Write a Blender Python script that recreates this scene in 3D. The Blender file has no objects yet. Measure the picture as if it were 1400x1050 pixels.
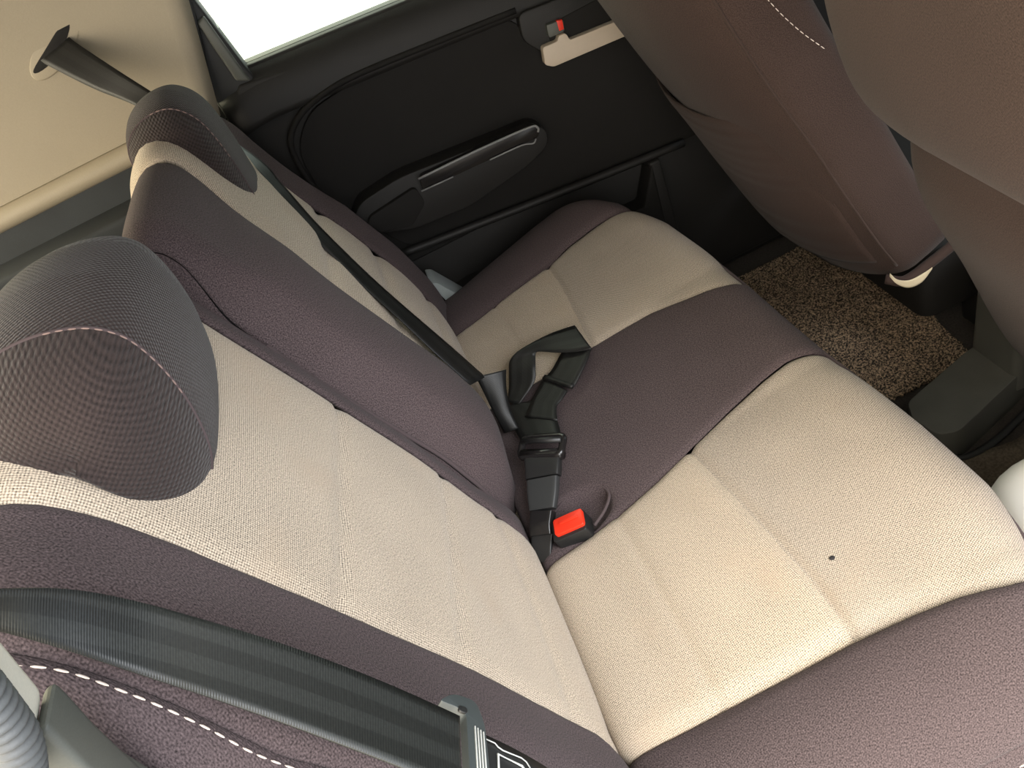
import bpy, bmesh, math, random
from mathutils import Vector, Matrix
random.seed(7)
C = bpy.context.scene.collection
SC = bpy.context.scene

# ------------------------------------------------------------------ helpers
def lerp(a, b, t): return a + (b - a) * t
def clamp(v, a=0.0, b=1.0): return max(a, min(b, v))
def smooth01(t):
    t = clamp(t); return t * t * (3 - 2 * t)
def tab(t):
    """piecewise-linear lookup with smoothed ends"""
    def f(x):
        if x <= t[0][0]: return t[0][1]
        for (a, va), (b, vb) in zip(t, t[1:]):
            if x <= b:
                k = (x - a) / (b - a)
                return lerp(va, vb, k)
        return t[-1][1]
    return f
def catmull(pts, sub=8, closed=False):
    n = len(pts); out = []
    P = [Vector(p) for p in pts]
    rng = range(n) if closed else range(n - 1)
    for i in rng:
        p1, p2 = P[i], P[(i + 1) % n]
        p0 = P[i - 1] if (closed or i > 0) else p1 * 2 - p2
        p3 = P[(i + 2) % n] if (closed or i + 2 < n) else p2 * 2 - p1
        for k in range(sub):
            t = k / sub
            out.append(0.5 * ((2 * p1) + (p2 - p0) * t + (2 * p0 - 5 * p1 + 4 * p2 - p3) * t * t
                              + (3 * p1 - p0 - 3 * p2 + p3) * t * t * t))
    if not closed: out.append(P[-1].copy())
    return out
def arc(pts):
    s = [0.0]
    for a, b in zip(pts, pts[1:]): s.append(s[-1] + (b - a).length)
    return s
class Path:
    """arc-length parametrised smooth curve (any dimension)"""
    def __init__(self, pts, sub=10):
        self.p = catmull(pts, sub); self.s = arc(self.p); self.L = self.s[-1]
    def at(self, s):
        s = clamp(s, 0, self.L); a, b = 0, len(self.s) - 1
        while b - a > 1:
            m = (a + b) // 2
            if self.s[m] <= s: a = m
            else: b = m
        d = self.s[b] - self.s[a]
        return self.p[a].lerp(self.p[b], (s - self.s[a]) / d if d > 1e-9 else 0)
    def tan(self, s):
        e = 0.004
        return (self.at(s + e) - self.at(s - e)).normalized()

def link(name, me, mat=None, parent=None):
    o = bpy.data.objects.new(name, me); C.objects.link(o)
    if mat: me.materials.append(mat)
    if parent: o.parent = parent
    return o
def shade(me, on=True):
    for p in me.polygons: p.use_smooth = on
def from_py(name, vs, fs, mat, parent=None, smooth=True, uvs=None, angle=None):
    me = bpy.data.meshes.new(name)
    me.from_pydata([tuple(v) for v in vs], [], fs); me.validate(); me.update()
    if uvs:
        l = me.uv_layers.new(name='UVMap')
        for lp in me.loops: l.data[lp.index].uv = uvs[lp.vertex_index]
    shade(me, smooth)
    o = link(name, me, mat, parent)
    if angle is not None:
        m = o.modifiers.new('edge', 'EDGE_SPLIT'); m.split_angle = math.radians(angle)
    return o
def fix_normals(o):
    bm = bmesh.new(); bm.from_mesh(o.data); bmesh.ops.recalc_face_normals(bm, faces=bm.faces); bm.to_mesh(o.data); bm.free()
def grid(name, G, mat, parent=None, thick=0.0, flip=False, closed_v=False, uvscale=1.0):
    """G[i][j] points -> quad sheet, metre UVs, optional real thickness"""
    ni, nj = len(G), len(G[0]); vs, uv, fs = [], [], []
    mid = nj // 2
    su = arc([r[mid] for r in G])
    for i, r in enumerate(G):
        sv = arc(r)
        off = sv[mid]
        for j, p in enumerate(r):
            vs.append(p); uv.append((su[i] * uvscale, (sv[j] - off) * uvscale))
    for i in range(ni - 1):
        for j in range(nj - 1 + (1 if closed_v else 0)):
            a, b = i * nj + j, i * nj + (j + 1) % nj
            q = (a, b, b + nj, a + nj)
            fs.append(q[::-1] if flip else q)
    o = from_py(name, vs, fs, mat, parent, True, uv)
    if thick:
        m = o.modifiers.new('thickness', 'SOLIDIFY'); m.thickness = thick; m.offset = -1; m.use_even_offset = False
    return o
def cap_ends(o, ni, nj):
    bm = bmesh.new(); bm.from_mesh(o.data); bm.verts.ensure_lookup_table(); V = list(bm.verts)
    for base in (0, (ni - 1) * nj):
        ring = [V[base + k] for k in range(nj)]
        c = bm.verts.new(sum((v.co for v in ring), Vector()) / nj)
        for k in range(nj):
            try: f = bm.faces.new((ring[k], ring[(k + 1) % nj], c)); f.smooth = True
            except ValueError: pass
    bmesh.ops.recalc_face_normals(bm, faces=bm.faces); bm.to_mesh(o.data); bm.free()
def slab(name, pts, y0, y1, mat, parent=None, bevel=0.004, axis='y', seg=3):
    """closed outline (2D) extruded along an axis with rounded edges"""
    bm = bmesh.new()
    def mk(a, b, c):
        return {'y': (a, c, b), 'x': (c, a, b), 'z': (a, b, c)}[axis]
    f0 = [bm.verts.new(mk(a, b, y0)) for a, b in pts]
    f1 = [bm.verts.new(mk(a, b, y1)) for a, b in pts]
    n = len(pts)
    bm.faces.new(f0); bm.faces.new(f1[::-1])
    for i in range(n): bm.faces.new((f0[(i + 1) % n], f0[i], f1[i], f1[(i + 1) % n]))
    bmesh.ops.recalc_face_normals(bm, faces=bm.faces)
    if bevel:
        bmesh.ops.bevel(bm, geom=[e for e in bm.edges if e.calc_face_angle(0) > 0.35], offset=bevel, segments=seg, affect='EDGES', profile=0.5, clamp_overlap=True)
    me = bpy.data.meshes.new(name); bm.to_mesh(me); bm.free()
    shade(me)
    o = link(name, me, mat, parent)
    m = o.modifiers.new('edge', 'EDGE_SPLIT'); m.split_angle = math.radians(40)
    return o
def rounded(pts, r, seg=5):
    """round the corners of a 2D polygon"""
    out = []; n = len(pts)
    for i in range(n):
        p = Vector(pts[i]); a = Vector(pts[i - 1]) - p; b = Vector(pts[(i + 1) % n]) - p
        rr = r[i] if isinstance(r, (list, tuple)) else r
        d = min(rr, a.length * .45, b.length * .45)
        A, B = p + a.normalized() * d, p + b.normalized() * d
        for k in range(seg + 1):
            t = k / seg
            q = A * (1 - t) ** 2 + p * 2 * t * (1 - t) + B * t * t
            out.append((q.x, q.y))
    return out
def box(name, lo, hi, mat, parent=None, bevel=0.004):
    return slab(name, [(lo[0], lo[2]), (hi[0], lo[2]), (hi[0], hi[2]), (lo[0], hi[2])], lo[1], hi[1], mat, parent, bevel)
def tube(name, pts, r, mat, parent=None, sub=6, n=8, cap=True):
    P = catmull(pts, sub) if sub > 1 else [Vector(p) for p in pts]
    vs, fs = [], []
    up = Vector((0.12, 0.31, 0.94))
    for i, p in enumerate(P):
        t = (P[min(i + 1, len(P) - 1)] - P[max(i - 1, 0)]).normalized()
        a = t.cross(up).normalized(); b = t.cross(a)
        for k in range(n):
            w = 2 * math.pi * k / n
            vs.append(p + (a * math.cos(w) + b * math.sin(w)) * r)
    for i in range(len(P) - 1):
        for k in range(n):
            fs.append((i * n + k, i * n + (k + 1) % n, (i + 1) * n + (k + 1) % n, (i + 1) * n + k))
    if cap:
        fs.append(tuple(range(n))[::-1]); fs.append(tuple((len(P) - 1) * n + k for k in range(n)))
    o = from_py(name, vs, fs, mat, parent); fix_normals(o); return o
def stitches(name, pts, mat, parent, dash=.0065, gap=.0035, r=.0009):
    P = Path(pts, 8); vs, fs = [], []; s = 0
    while s + dash < P.L:
        base = len(vs)
        for q in (0, .25, .5, .75, 1):
            p = P.at(s + dash * q); t = P.tan(s + dash * q)
            a = t.cross(Vector((.3, -.4, .85))).normalized(); b = t.cross(a)
            rr = r * (0.45 if q in (0, 1) else 1)
            for k in range(5):
                w = 2 * math.pi * k / 5
                vs.append(p + (a * math.cos(w) + b * math.sin(w)) * rr)
        for i in range(4):
            for k in range(5):
                fs.append((base + i * 5 + k, base + i * 5 + (k + 1) % 5, base + (i + 1) * 5 + (k + 1) % 5, base + (i + 1) * 5 + k))
        fs.append(tuple(base + k for k in range(5))); fs.append(tuple(base + 20 + k for k in range(5))[::-1])
        s += dash + gap
    return from_py(name, vs, fs, mat, parent)
def ribbon(name, pts, wid, width, mat, parent=None, thick=.0016, sub=8, nw=7, bow=0.0):
    """webbing: centre points, width directions, real thickness"""
    P = catmull(pts, sub); W = catmull(wid, sub)
    G = []
    for i, (p, w) in enumerate(zip(P, W)):
        t = (P[min(i + 1, len(P) - 1)] - P[max(i - 1, 0)]).normalized()
        w = (w - t * w.dot(t)).normalized(); n = t.cross(w)
        G.append([p + w * width * (k / (nw - 1) - .5) + n * bow * (1 - (2 * k / (nw - 1) - 1) ** 2) for k in range(nw)])
    o = grid(name, G, mat, parent)
    m = o.modifiers.new('thickness', 'SOLIDIFY'); m.thickness = thick; m.offset = 0
    return o
def strip(name, A, B, mat, parent=None, thick=.0016, sub=6, nw=7, bow=0.0):
    """webbing between two edge curves, with real thickness"""
    A, B = catmull(A, sub), catmull(B, sub); G = []
    for i, (a, b) in enumerate(zip(A, B)):
        t = (A[min(i + 1, len(A) - 1)] + B[min(i + 1, len(A) - 1)] - A[max(i - 1, 0)] - B[max(i - 1, 0)]).normalized()
        n = t.cross((b - a).normalized())
        G.append([a.lerp(b, k / (nw - 1)) + n * bow * (1 - (2 * k / (nw - 1) - 1) ** 2) for k in range(nw)])
    o = grid(name, G, mat, parent)
    m = o.modifiers.new('thickness', 'SOLIDIFY'); m.thickness = thick; m.offset = 0
    return o
def thing(name, label, cat, loc=(0, 0, 0), group=None):
    o = bpy.data.objects.new(name, None); C.objects.link(o); o.location = loc
    o.empty_display_size = .05
    o['label'] = label; o['category'] = cat
    if group: o['group'] = group
    return o
def tag(o, label, cat, group=None):
    o['label'] = label; o['category'] = cat
    if group: o['group'] = group
    return o
def struct(o):
    o['kind'] = 'structure'; return o
def keep(o, root):
    """parent o to root without moving it"""
    o.parent = root; o.matrix_parent_inverse = Matrix.Translation(root.location).inverted(); return o
def adopt(root):
    for o in list(root.children): o.matrix_parent_inverse = Matrix.Translation(root.location).inverted()

# ------------------------------------------------------------------ materials
def base_mat(name):
    m = bpy.data.materials.new(name); m.use_nodes = True
    nt = m.node_tree; b = nt.nodes['Principled BSDF']
    return m, nt, b
def N(nt, typ, **kw):
    n = nt.nodes.new(typ)
    for k, v in kw.items():
        if k in n.inputs: n.inputs[k].default_value = v
        else: setattr(n, k, v)
    return n
def math_node(nt, op, a, b=None):
    n = nt.nodes.new('ShaderNodeMath'); n.operation = op
    for i, v in enumerate((a, b)):
        if v is None: continue
        if isinstance(v, (int, float)): n.inputs[i].default_value = v
        else: nt.links.new(v, n.inputs[i])
    return n.outputs[0]
def fabric(name, col, period=.0028, weave=.35, grain=.3, sheen=.35, bump=.3, tint=None, rot=0.0, mott=.12, shr=.5, spots=None):
    m, nt, b = base_mat(name)
    uv = N(nt, 'ShaderNodeUVMap'); mp = N(nt, 'ShaderNodeMapping')
    mp.inputs['Rotation'].default_value = (0, 0, rot)
    nt.links.new(uv.outputs[0], mp.inputs[0])
    sp = N(nt, 'ShaderNodeSeparateXYZ'); nt.links.new(mp.outputs[0], sp.inputs[0])
    k = 2 * math.pi / period
    a = math_node(nt, 'SINE', math_node(nt, 'MULTIPLY', sp.outputs[0], k))
    c = math_node(nt, 'SINE', math_node(nt, 'MULTIPLY', sp.outputs[1], k))
    pr = math_node(nt, 'MULTIPLY_ADD', math_node(nt, 'MULTIPLY', a, c), .5); pr.node.inputs[2].default_value = .5
    n1 = N(nt, 'ShaderNodeTexNoise', Scale=620.0, Detail=2.0); nt.links.new(mp.outputs[0], n1.inputs['Vector'])
    n2 = N(nt, 'ShaderNodeTexNoise', Scale=11.0, Detail=4.0); nt.links.new(mp.outputs[0], n2.inputs['Vector'])
    # brightness factor
    f = math_node(nt, 'MULTIPLY', math_node(nt, 'SUBTRACT', pr, .5), weave)
    g = math_node(nt, 'MULTIPLY', math_node(nt, 'SUBTRACT', n1.outputs[0], .5), grain * 3)
    h = math_node(nt, 'MULTIPLY', math_node(nt, 'SUBTRACT', n2.outputs[0], .5), mott * 2)
    s = math_node(nt, 'ADD', math_node(nt, 'ADD', math_node(nt, 'ADD', f, g), h), 1.0)
    vm = N(nt, 'ShaderNodeVectorMath', operation='SCALE')
    vm.inputs[0].default_value = col
    nt.links.new(s, vm.inputs['Scale'])
    out = vm.outputs[0]
    if tint:
        mx = N(nt, 'ShaderNodeMix', data_type='RGBA')
        n3 = N(nt, 'ShaderNodeTexNoise', Scale=9.0, Detail=3.0); nt.links.new(mp.outputs[0], n3.inputs['Vector'])
        r = N(nt, 'ShaderNodeValToRGB'); r.color_ramp.elements[0].position = .55; r.color_ramp.elements[1].position = .75
        r.color_ramp.elements[1].color = (tint[3],) * 3 + (1,)
        nt.links.new(n3.outputs[0], r.inputs[0]); nt.links.new(r.outputs[0], mx.inputs['Factor'])
        nt.links.new(out, mx.inputs['A']); mx.inputs['B'].default_value = tuple(tint[:3]) + (1,)
        out = mx.outputs['Result']
    nt.links.new(out, b.inputs['Base Color'])
    b.inputs['Roughness'].default_value = .95
    b.inputs['Specular IOR Level'].default_value = .15
    b.inputs['Sheen Weight'].default_value = sheen
    b.inputs['Sheen Roughness'].default_value = shr
    bp = N(nt, 'ShaderNodeBump', Strength=bump, Distance=.0012)
    nt.links.new(math_node(nt, 'ADD', pr, n1.outputs[0]), bp.inputs['Height']); nt.links.new(bp.outputs[0], b.inputs['Normal'])
    return m
def plastic(name, col, rough=.5, grain=.06, scale=900, bump=.08, spec=.5, var=.15):
    m, nt, b = base_mat(name)
    tc = N(nt, 'ShaderNodeTexCoord')
    n1 = N(nt, 'ShaderNodeTexNoise', Scale=float(scale), Detail=3.0); nt.links.new(tc.outputs['Object'], n1.inputs['Vector'])
    n2 = N(nt, 'ShaderNodeTexNoise', Scale=14.0, Detail=5.0); nt.links.new(tc.outputs['Object'], n2.inputs['Vector'])
    s = math_node(nt, 'ADD', math_node(nt, 'MULTIPLY', math_node(nt, 'SUBTRACT', n2.outputs[0], .5), var * 2), 1.0)
    s = math_node(nt, 'ADD', s, math_node(nt, 'MULTIPLY', math_node(nt, 'SUBTRACT', n1.outputs[0], .5), grain * 3))
    vm = N(nt, 'ShaderNodeVectorMath', operation='SCALE'); vm.inputs[0].default_value = col
    nt.links.new(s, vm.inputs['Scale']); nt.links.new(vm.outputs[0], b.inputs['Base Color'])
    b.inputs['Roughness'].default_value = rough; b.inputs['Specular IOR Level'].default_value = spec
    if bump:
        bp = N(nt, 'ShaderNodeBump', Strength=bump, Distance=.001)
        nt.links.new(n1.outputs[0], bp.inputs['Height']); nt.links.new(bp.outputs[0], b.inputs['Normal'])
    return m
def webbing_mat(name, col):
    m, nt, b = base_mat(name)
    uv = N(nt, 'ShaderNodeUVMap'); sp = N(nt, 'ShaderNodeSeparateXYZ'); nt.links.new(uv.outputs[0], sp.inputs[0])
    # fine cross ribs along the length, five broad bands across the width
    rib = math_node(nt, 'SINE', math_node(nt, 'MULTIPLY', sp.outputs[0], 2 * math.pi / .0016))
    band = math_node(nt, 'SINE', math_node(nt, 'MULTIPLY', sp.outputs[1], 2 * math.pi / .0195))
    bnd = math_node(nt, 'GREATER_THAN', band, .0)
    amp = math_node(nt, 'ADD', math_node(nt, 'MULTIPLY', bnd, .18), .08)
    s = math_node(nt, 'ADD', math_node(nt, 'MULTIPLY', rib, amp), math_node(nt, 'ADD', math_node(nt, 'MULTIPLY', bnd, .45), .85))
    n1 = N(nt, 'ShaderNodeTexNoise', Scale=500.0); nt.links.new(uv.outputs[0], n1.inputs['Vector'])
    s = math_node(nt, 'MULTIPLY', s, math_node(nt, 'ADD', n1.outputs[0], .5))
    vm = N(nt, 'ShaderNodeVectorMath', operation='SCALE'); vm.inputs[0].default_value = col
    nt.links.new(s, vm.inputs['Scale']); nt.links.new(vm.outputs[0], b.inputs['Base Color'])
    b.inputs['Roughness'].default_value = .42; b.inputs['Specular IOR Level'].default_value = .4
    bp = N(nt, 'ShaderNodeBump', Strength=.2, Distance=.0005); nt.links.new(rib, bp.inputs['Height']); nt.links.new(bp.outputs[0], b.inputs['Normal'])
    return m
def coil_mat(name):
    m, nt, b = base_mat(name)
    tc = N(nt, 'ShaderNodeTexCoord')
    v = N(nt, 'ShaderNodeTexVoronoi', Scale=230.0); nt.links.new(tc.outputs['Object'], v.inputs['Vector'])
    n = N(nt, 'ShaderNodeTexNoise', Scale=260.0, Detail=3.0, Roughness=.7); nt.links.new(tc.outputs['Object'], n.inputs['Vector'])
    r = N(nt, 'ShaderNodeValToRGB')
    e = r.color_ramp.elements; e[0].position = .44; e[0].color = (.012, .008, .005, 1); e[1].position = .60; e[1].color = (.55, .40, .26, 1)
    nt.links.new(n.outputs[0], r.inputs[0]); nt.links.new(r.outputs[0], b.inputs['Base Color'])
    b.inputs['Roughness'].default_value = .8
    bp = N(nt, 'ShaderNodeBump', Strength=.8, Distance=.004); nt.links.new(n.outputs[0], bp.inputs['Height']); nt.links.new(bp.outputs[0], b.inputs['Normal'])
    return m

M = {}
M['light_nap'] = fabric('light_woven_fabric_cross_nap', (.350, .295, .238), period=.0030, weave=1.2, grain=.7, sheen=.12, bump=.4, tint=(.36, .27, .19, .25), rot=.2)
M['light'] = fabric('light_woven_fabric', (.415, .343, .264), period=.0030, weave=1.2, grain=.7, sheen=.15, bump=.35, tint=(.42, .31, .215, .35), rot=.75)
M['dark'] = fabric('plum_brown_fabric', (.075, .056, .057), period=.0030, weave=.22, grain=1.0, sheen=.04, bump=.3, rot=.3)
M['dark_weave'] = fabric('plum_brown_coarse_weave', (.034, .0245, .0225), period=.0046, weave=.75, grain=.4, sheen=.14, bump=.7, rot=.2)
M['front'] = fabric('brown_front_seat_fabric', (.042, .027, .0225), period=.0028, weave=.15, grain=.6, sheen=.05, bump=.25)
M['thread'] = plastic('pale_thread', (.62, .52, .46), .8, bump=0)
M['thread_dark'] = plastic('brown_thread', (.22, .15, .13), .8, bump=0)
M['foam'] = plastic('dark_seat_body', (.02, .017, .018), .9)
M['door'] = plastic('black_door_plastic', (.014, .013, .012), .55, spec=.35, bump=.25)
M['door_cloth'] = plastic('black_door_panel', (.011, .010, .009), .75, spec=.25, bump=.3)
M['gloss'] = plastic('gloss_black', (.012, .011, .011), .18, bump=0, grain=0)
M['edge'] = plastic('edge_highlight', (.22, .22, .22), .22, bump=0, grain=0)  # light grey that stands in for highlights on the handle
M['rubber'] = plastic('black_rubber', (.018, .018, .017), .6)
M['cream'] = plastic('beige_pillar_plastic', (.31, .265, .19), .6, grain=.05, scale=420, bump=.15, var=.04)
M['cream2'] = plastic('cream_handle_plastic', (.55, .46, .36), .45, bump=.02)
M['white'] = plastic('plain_white', (.90, .90, .89), .7, bump=.02, grain=0, var=.01)
M['ivory'] = plastic('ivory_trim', (.72, .68, .57), .5, bump=.03)
M['trim'] = plastic('grey_green_trim_plastic', (.085, .088, .075), .5, grain=.1)
M['seal'] = plastic('grey_weatherstrip', (.085, .088, .088), .5)
M['carpet'] = plastic('dark_carpet', (.035, .029, .024), .95, grain=.5, scale=260, bump=.8, var=.4)
M['flap'] = plastic('worn_brown_carpet', (.10, .078, .055), .95, grain=.6, scale=240, bump=.9, var=.6)
M['console'] = plastic('dark_grey_console', (.075, .074, .064), .6, grain=.1, var=.3)
M['black'] = plastic('black_plastic', (.016, .016, .016), .4, bump=.05)
M['tongue'] = plastic('slate_plastic', (.05, .058, .058), .42, bump=.05)
M['sleeve'] = plastic('dark_grey_sleeve', (.03, .031, .031), .45, bump=.04)
M['red'] = plastic('red_button', (.80, .035, .012), .35, bump=0, grain=0, var=.02)
M['mark'] = plastic('pale_print', (.55, .55, .52), .6, bump=0)
M['grey'] = plastic('pale_grey_plastic', (.32, .35, .34), .4, bump=.02)
M['shelf'] = plastic('charcoal_side_trim', (.022, .026, .028), .8, grain=.3, var=.4)
M['roof'] = plastic('grey_headliner', (.30, .28, .25), .9)
M['web'] = webbing_mat('black_webbing', (.016, .0172, .0162))
M['web_far'] = webbing_mat('black_webbing_darker', (.010, .010, .0095))  # same webbing as the near belt, only a darker colour
M['mat'] = coil_mat('brown_coil_mat')
M['leaf'] = plastic('pale_tag', (.50, .42, .28), .7)
def glass():
    m, nt, b = base_mat('tinted_glass')
    out = nt.nodes['Material Output']
    t = N(nt, 'ShaderNodeBsdfTransparent'); t.inputs[0].default_value = (.96, .985, .97, 1)
    g = N(nt, 'ShaderNodeBsdfGlossy'); g.inputs['Roughness'].default_value = .02
    fr = N(nt, 'ShaderNodeFresnel'); fr.inputs[0].default_value = 1.45
    mx = N(nt, 'ShaderNodeMixShader')
    nt.links.new(fr.outputs[0], mx.inputs[0]); nt.links.new(t.outputs[0], mx.inputs[1]); nt.links.new(g.outputs[0], mx.inputs[2])
    nt.links.new(mx.outputs[0], out.inputs[0]); return m
M['glass'] = glass()

# ------------------------------------------------------------------ rear seat cushion
CP = Path([(.020, .285), (.011, .315), (.029, .3365), (.1, .349), (.2, .369), (.3, .388), (.4, .407), (.44, .4135), (.467, .412),
           (.486, .401), (.496, .38), (.500, .345), (.498, .28), (.485, .19)], 12)
XF = tab([(-.64, .39), (-.58, .425), (-.53, .447), (-.48, .466), (-.43, .479), (-.376, .489), (-.27, .488), (-.15, .481), (-.1, .476), (0, .472), (.1, .470), (.2, .464),
          (.336, .450), (.40, .433), (.45, .412), (.5, .382), (.57, .33)])
def groove(d, depth, sig): return -depth * math.exp(-(d / sig) ** 2)
def cush(s, y, d):
    p = CP.at(s); t = CP.tan(s); n = Vector((-t.y, t.x))
    x, z = p.x + n.x * d, p.y + n.y * d
    k = (XF(y) - .006) / .481
    if x > .02: x = .02 + (x - .02) * k
    a = abs(y); q = clamp((a - .475) / .12, 0, 1.3)
    fr = clamp((x - .25) / .2)
    z -= (.052 + .02 * fr) * q ** 2.2
    return Vector((x, y, z))
CPM = CP.s[max(range(len(CP.p)), key=lambda i: CP.p[i].x)]
SM = .262; SS = min(CP.s, key=lambda q: abs(CP.at(q).x - SM))
def cpatch(name, ya, yb, disp, mat, root, ra=(.012, .004), rb=(.012, .004), ns=88, ny=40, s0=0, s1=None, seam=None, mat2=None):
    s1 = s1 or CP.L; G = []
    for i in range(ns + 1):
        s = lerp(s0, s1, i / ns); x = CP.at(s).x if s < CPM else max(.5, CP.at(s).x)
        a, b = ya(x), yb(x); r = []; sg = s
        for j in range(ny + 1):
            v = j / ny; v = lerp(v, .5 - .5 * math.cos(math.pi * v), .6)
            y = lerp(a, b, v); da, db = y - a, b - y
            if seam:                                 # rows of the grid follow the sewn seam
                s = sg + (seam(y) - SM) * clamp(1 - abs(sg - SS) / .12); x = CP.at(s).x if s < CPM else max(.5, CP.at(s).x)
            d = disp(x, y, s) - ra[1] * max(0, 1 - da / ra[0]) ** 2 - rb[1] * max(0, 1 - db / rb[0]) ** 2
            r.append(cush(s, y, d))
        G.append(r)
    o = grid(name, G, mat, root, thick=.008, flip=True)
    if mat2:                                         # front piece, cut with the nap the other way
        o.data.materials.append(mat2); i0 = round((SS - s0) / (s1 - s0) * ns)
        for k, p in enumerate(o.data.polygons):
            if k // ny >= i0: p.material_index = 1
    return o
cushion = thing('rear_seat_cushion', 'plum and beige fabric bench seat cushion spanning the whole width of the car', 'seat cushion', (.25, 0, .1))
nb = tab([(0, -.437), (.05, -.439), (.13, -.444), (.225, -.451), (.286, -.455), (.35, -.463), (.40, -.472), (.446, -.486), (.5, -.495)])
nf = tab([(0, -.165), (.08, -.161), (.15, -.155), (.2, -.146), (.262, -.13), (.333, -.114), (.397, -.102), (.438, -.098), (.47, -.102), (.5, -.106)])
fn = tab([(0, .18), (.15, .165), (.236, .158), (.283, .153), (.347, .143), (.40, .12), (.46, .098), (.5, .095)])
ff = tab([(0, .41), (.16, .418), (.271, .413), (.33, .424), (.406, .424), (.5, .415)])
cst = lambda v: (lambda x: v)
def seams(x, y, s):
    x1 = lerp(.262, .290, clamp((-y - .13) / .32)) if y < 0 else lerp(.236, .272, clamp((y - .157) / .25))
    x2 = .134
    g = groove(x - x1, .0052, .005) + groove(x - x2, .0028, .005)
    return g
def puff(y, a, b, h):
    v = clamp((y - a) / (b - a)); return h * (1 - (2 * v - 1) ** 4)
cpatch('bolster', cst(-.588), nb, lambda x, y, s: puff(y, -.588, -.45, .006), M['dark'], cushion, ra=(.01, .005), rb=(.012, .004))
cpatch('insert_panel', nb, nf, lambda x, y, s: seams(x, y, s) + puff(y, -.45, -.13, .006), M['light'], cushion, ra=(.028, .008), rb=(.012, .004), ns=130, ny=56, seam=lambda y: lerp(.262, .290, clamp((-y - .13) / .32)), mat2=M['light_nap'])
def pocket_dip(x, y, s):
    # moulded recess that the red buckle sits in
    dx, dy = (x - .085) / .052, (y + .118) / .034
    return -.016 * smooth01(1.6 - (dx * dx + dy * dy) * 1.2) if dx * dx + dy * dy < 1.4 else 0
def ctr(x, y, s):
    return puff(y, -.14, .14, .004) + pocket_dip(x, y, s) + groove(x - .27, .0006, .004) * 0
cpatch('plain_panel', nf, fn, ctr, M['dark'], cushion, ns=120, ny=60)
cpatch('insert_panel', fn, ff, lambda x, y, s: seams(x, y, s) + puff(y, .15, .42, .006), M['light'], cushion, ns=120, ny=44, seam=lambda y: lerp(.236, .272, clamp((y - .157) / .25)), mat2=M['light_nap'])
cpatch('bolster', ff, cst(.575), lambda x, y, s: puff(y, .42, .575, .010), M['dark'], cushion)
# side skirt below the stitched seam, facing the open door
G = []
for i in range(61):
    s = lerp(.03, CP.L * .80, i / 60); e = cush(s, -.588, -.005); r = []
    for j in range(15):
        h = j / 14
        r.append(Vector((e.x, e.y + .004 - .022 * math.sin(min(1, h * 3) * math.pi / 2), lerp(e.z, min(.15, e.z - .05), h))))
    G.append(r)
grid('skirt', G, M['dark'], cushion, thick=.006, flip=False)
stitches('stitching', [cush(lerp(.05, CP.L * .78, i / 20), -.5935, -.004) + Vector((0, -.006, -.006)) for i in range(21)], M['thread'], cushion, r=.0008)
# piping that edges the front of the cushion
tube('piping', [cush(CP.L * .725, y / 40 * 1.13 - .57, .001) for y in range(41)], .0032, M['dark'], cushion, sub=3)
slab('seat_base', rounded([(.03, -.57), (.36, -.57), (.41, -.4), (.44, 0), (.40, .4), (.30, .55), (.03, .55)], .03), .06, .300, M['foam'], cushion, .01, axis='z')
# stitched lip round the buckle recess
tube('recess_piping', [(.056, -.090, .3405), (.085, -.080, .346), (.112, -.084, .3515), (.133, -.098, .356), (.137, -.118, .357), (.122, -.136, .3545), (.100, -.148, .350)], .0022, M['dark'], cushion, sub=5)
bm = bmesh.new(); bmesh.ops.create_icosphere(bm, subdivisions=2, radius=.0028)
sp_ = cush(.351, -.369, .0058)
for v in bm.verts: v.co = Vector((v.co.x * 1.3, v.co.y, v.co.z * .35)) + sp_
me = bpy.data.meshes.new('burn_spot'); bm.to_mesh(me); bm.free(); shade(me); link('burn_spot', me, M['foam'], cushion)
adopt(cushion)

# ------------------------------------------------------------------ rear backrests
def cusp(z, seams_):
    # quilted puffs between horizontal seams
    d = 0
    for c in seams_: d += groove(z - c, .0065, .011)
    return d
BT = {}
class Back:
    def __init__(self, pts, extra, slope=0): self.slope = slope; self.P = Path(pts, 12); self.extra = extra; self.ridge = max(range(len(self.P.p)), key=lambda i: self.P.p[i].y)
    def zz(self, s):
        p = self.P.at(s); rs = self.P.s[self.ridge]
        return p.y if s < rs else 1.0
    def pt(self, s, y, d):
        p = self.P.at(s); t = self.P.tan(s); n = Vector((t.y, -t.x))
        d += self.extra(p.y, y)
        v = Vector((p.x + n.x * d, y, p.y + n.y * d))
        if self.slope and v.z > .62: v.z -= self.slope * smooth01((abs(y) - .27) / .30) * min(1, (v.z - .62) / .25)
        a = clamp((abs(y) - .47) / .11, 0, 1.2) * (.6 if self.slope else 1)
        if v.z > .62: v.z -= .10 * a ** 3 * (v.z - .62) / .3
        return v
    def patch(self, name, ya, yb, disp, mat, root, ra=(.012, .004), rb=(.012, .004), ns=110, ny=40, s0=0, s1=None):
        s1 = s1 or self.P.L; G = []
        for i in range(ns + 1):
            s = lerp(s0, s1, i / ns); z = self.zz(s); a, b = ya(z), yb(z); r = []
            for j in range(ny + 1):
                v = j / ny; v = lerp(v, .5 - .5 * math.cos(math.pi * v), .6)
                y = lerp(a, b, v); da, db = y - a, b - y
                d = disp(z, y) - ra[1] * max(0, 1 - da / ra[0]) ** 2 - rb[1] * max(0, 1 - db / rb[0]) ** 2
                r.append(self.pt(s, y, d + .006))
            G.append(r)
        return grid(name, G, mat, root, thick=.008, flip=False)
def near_extra(z, y):
    q = clamp((-y - .515) / .06, 0, 1.1)
    e = -.060 * q ** 2
    e += .010 * math.exp(-((y + .47) / .04) ** 2)
    q2 = clamp((y + .085) / .035)
    return e - .007 * q2 ** 2
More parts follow.
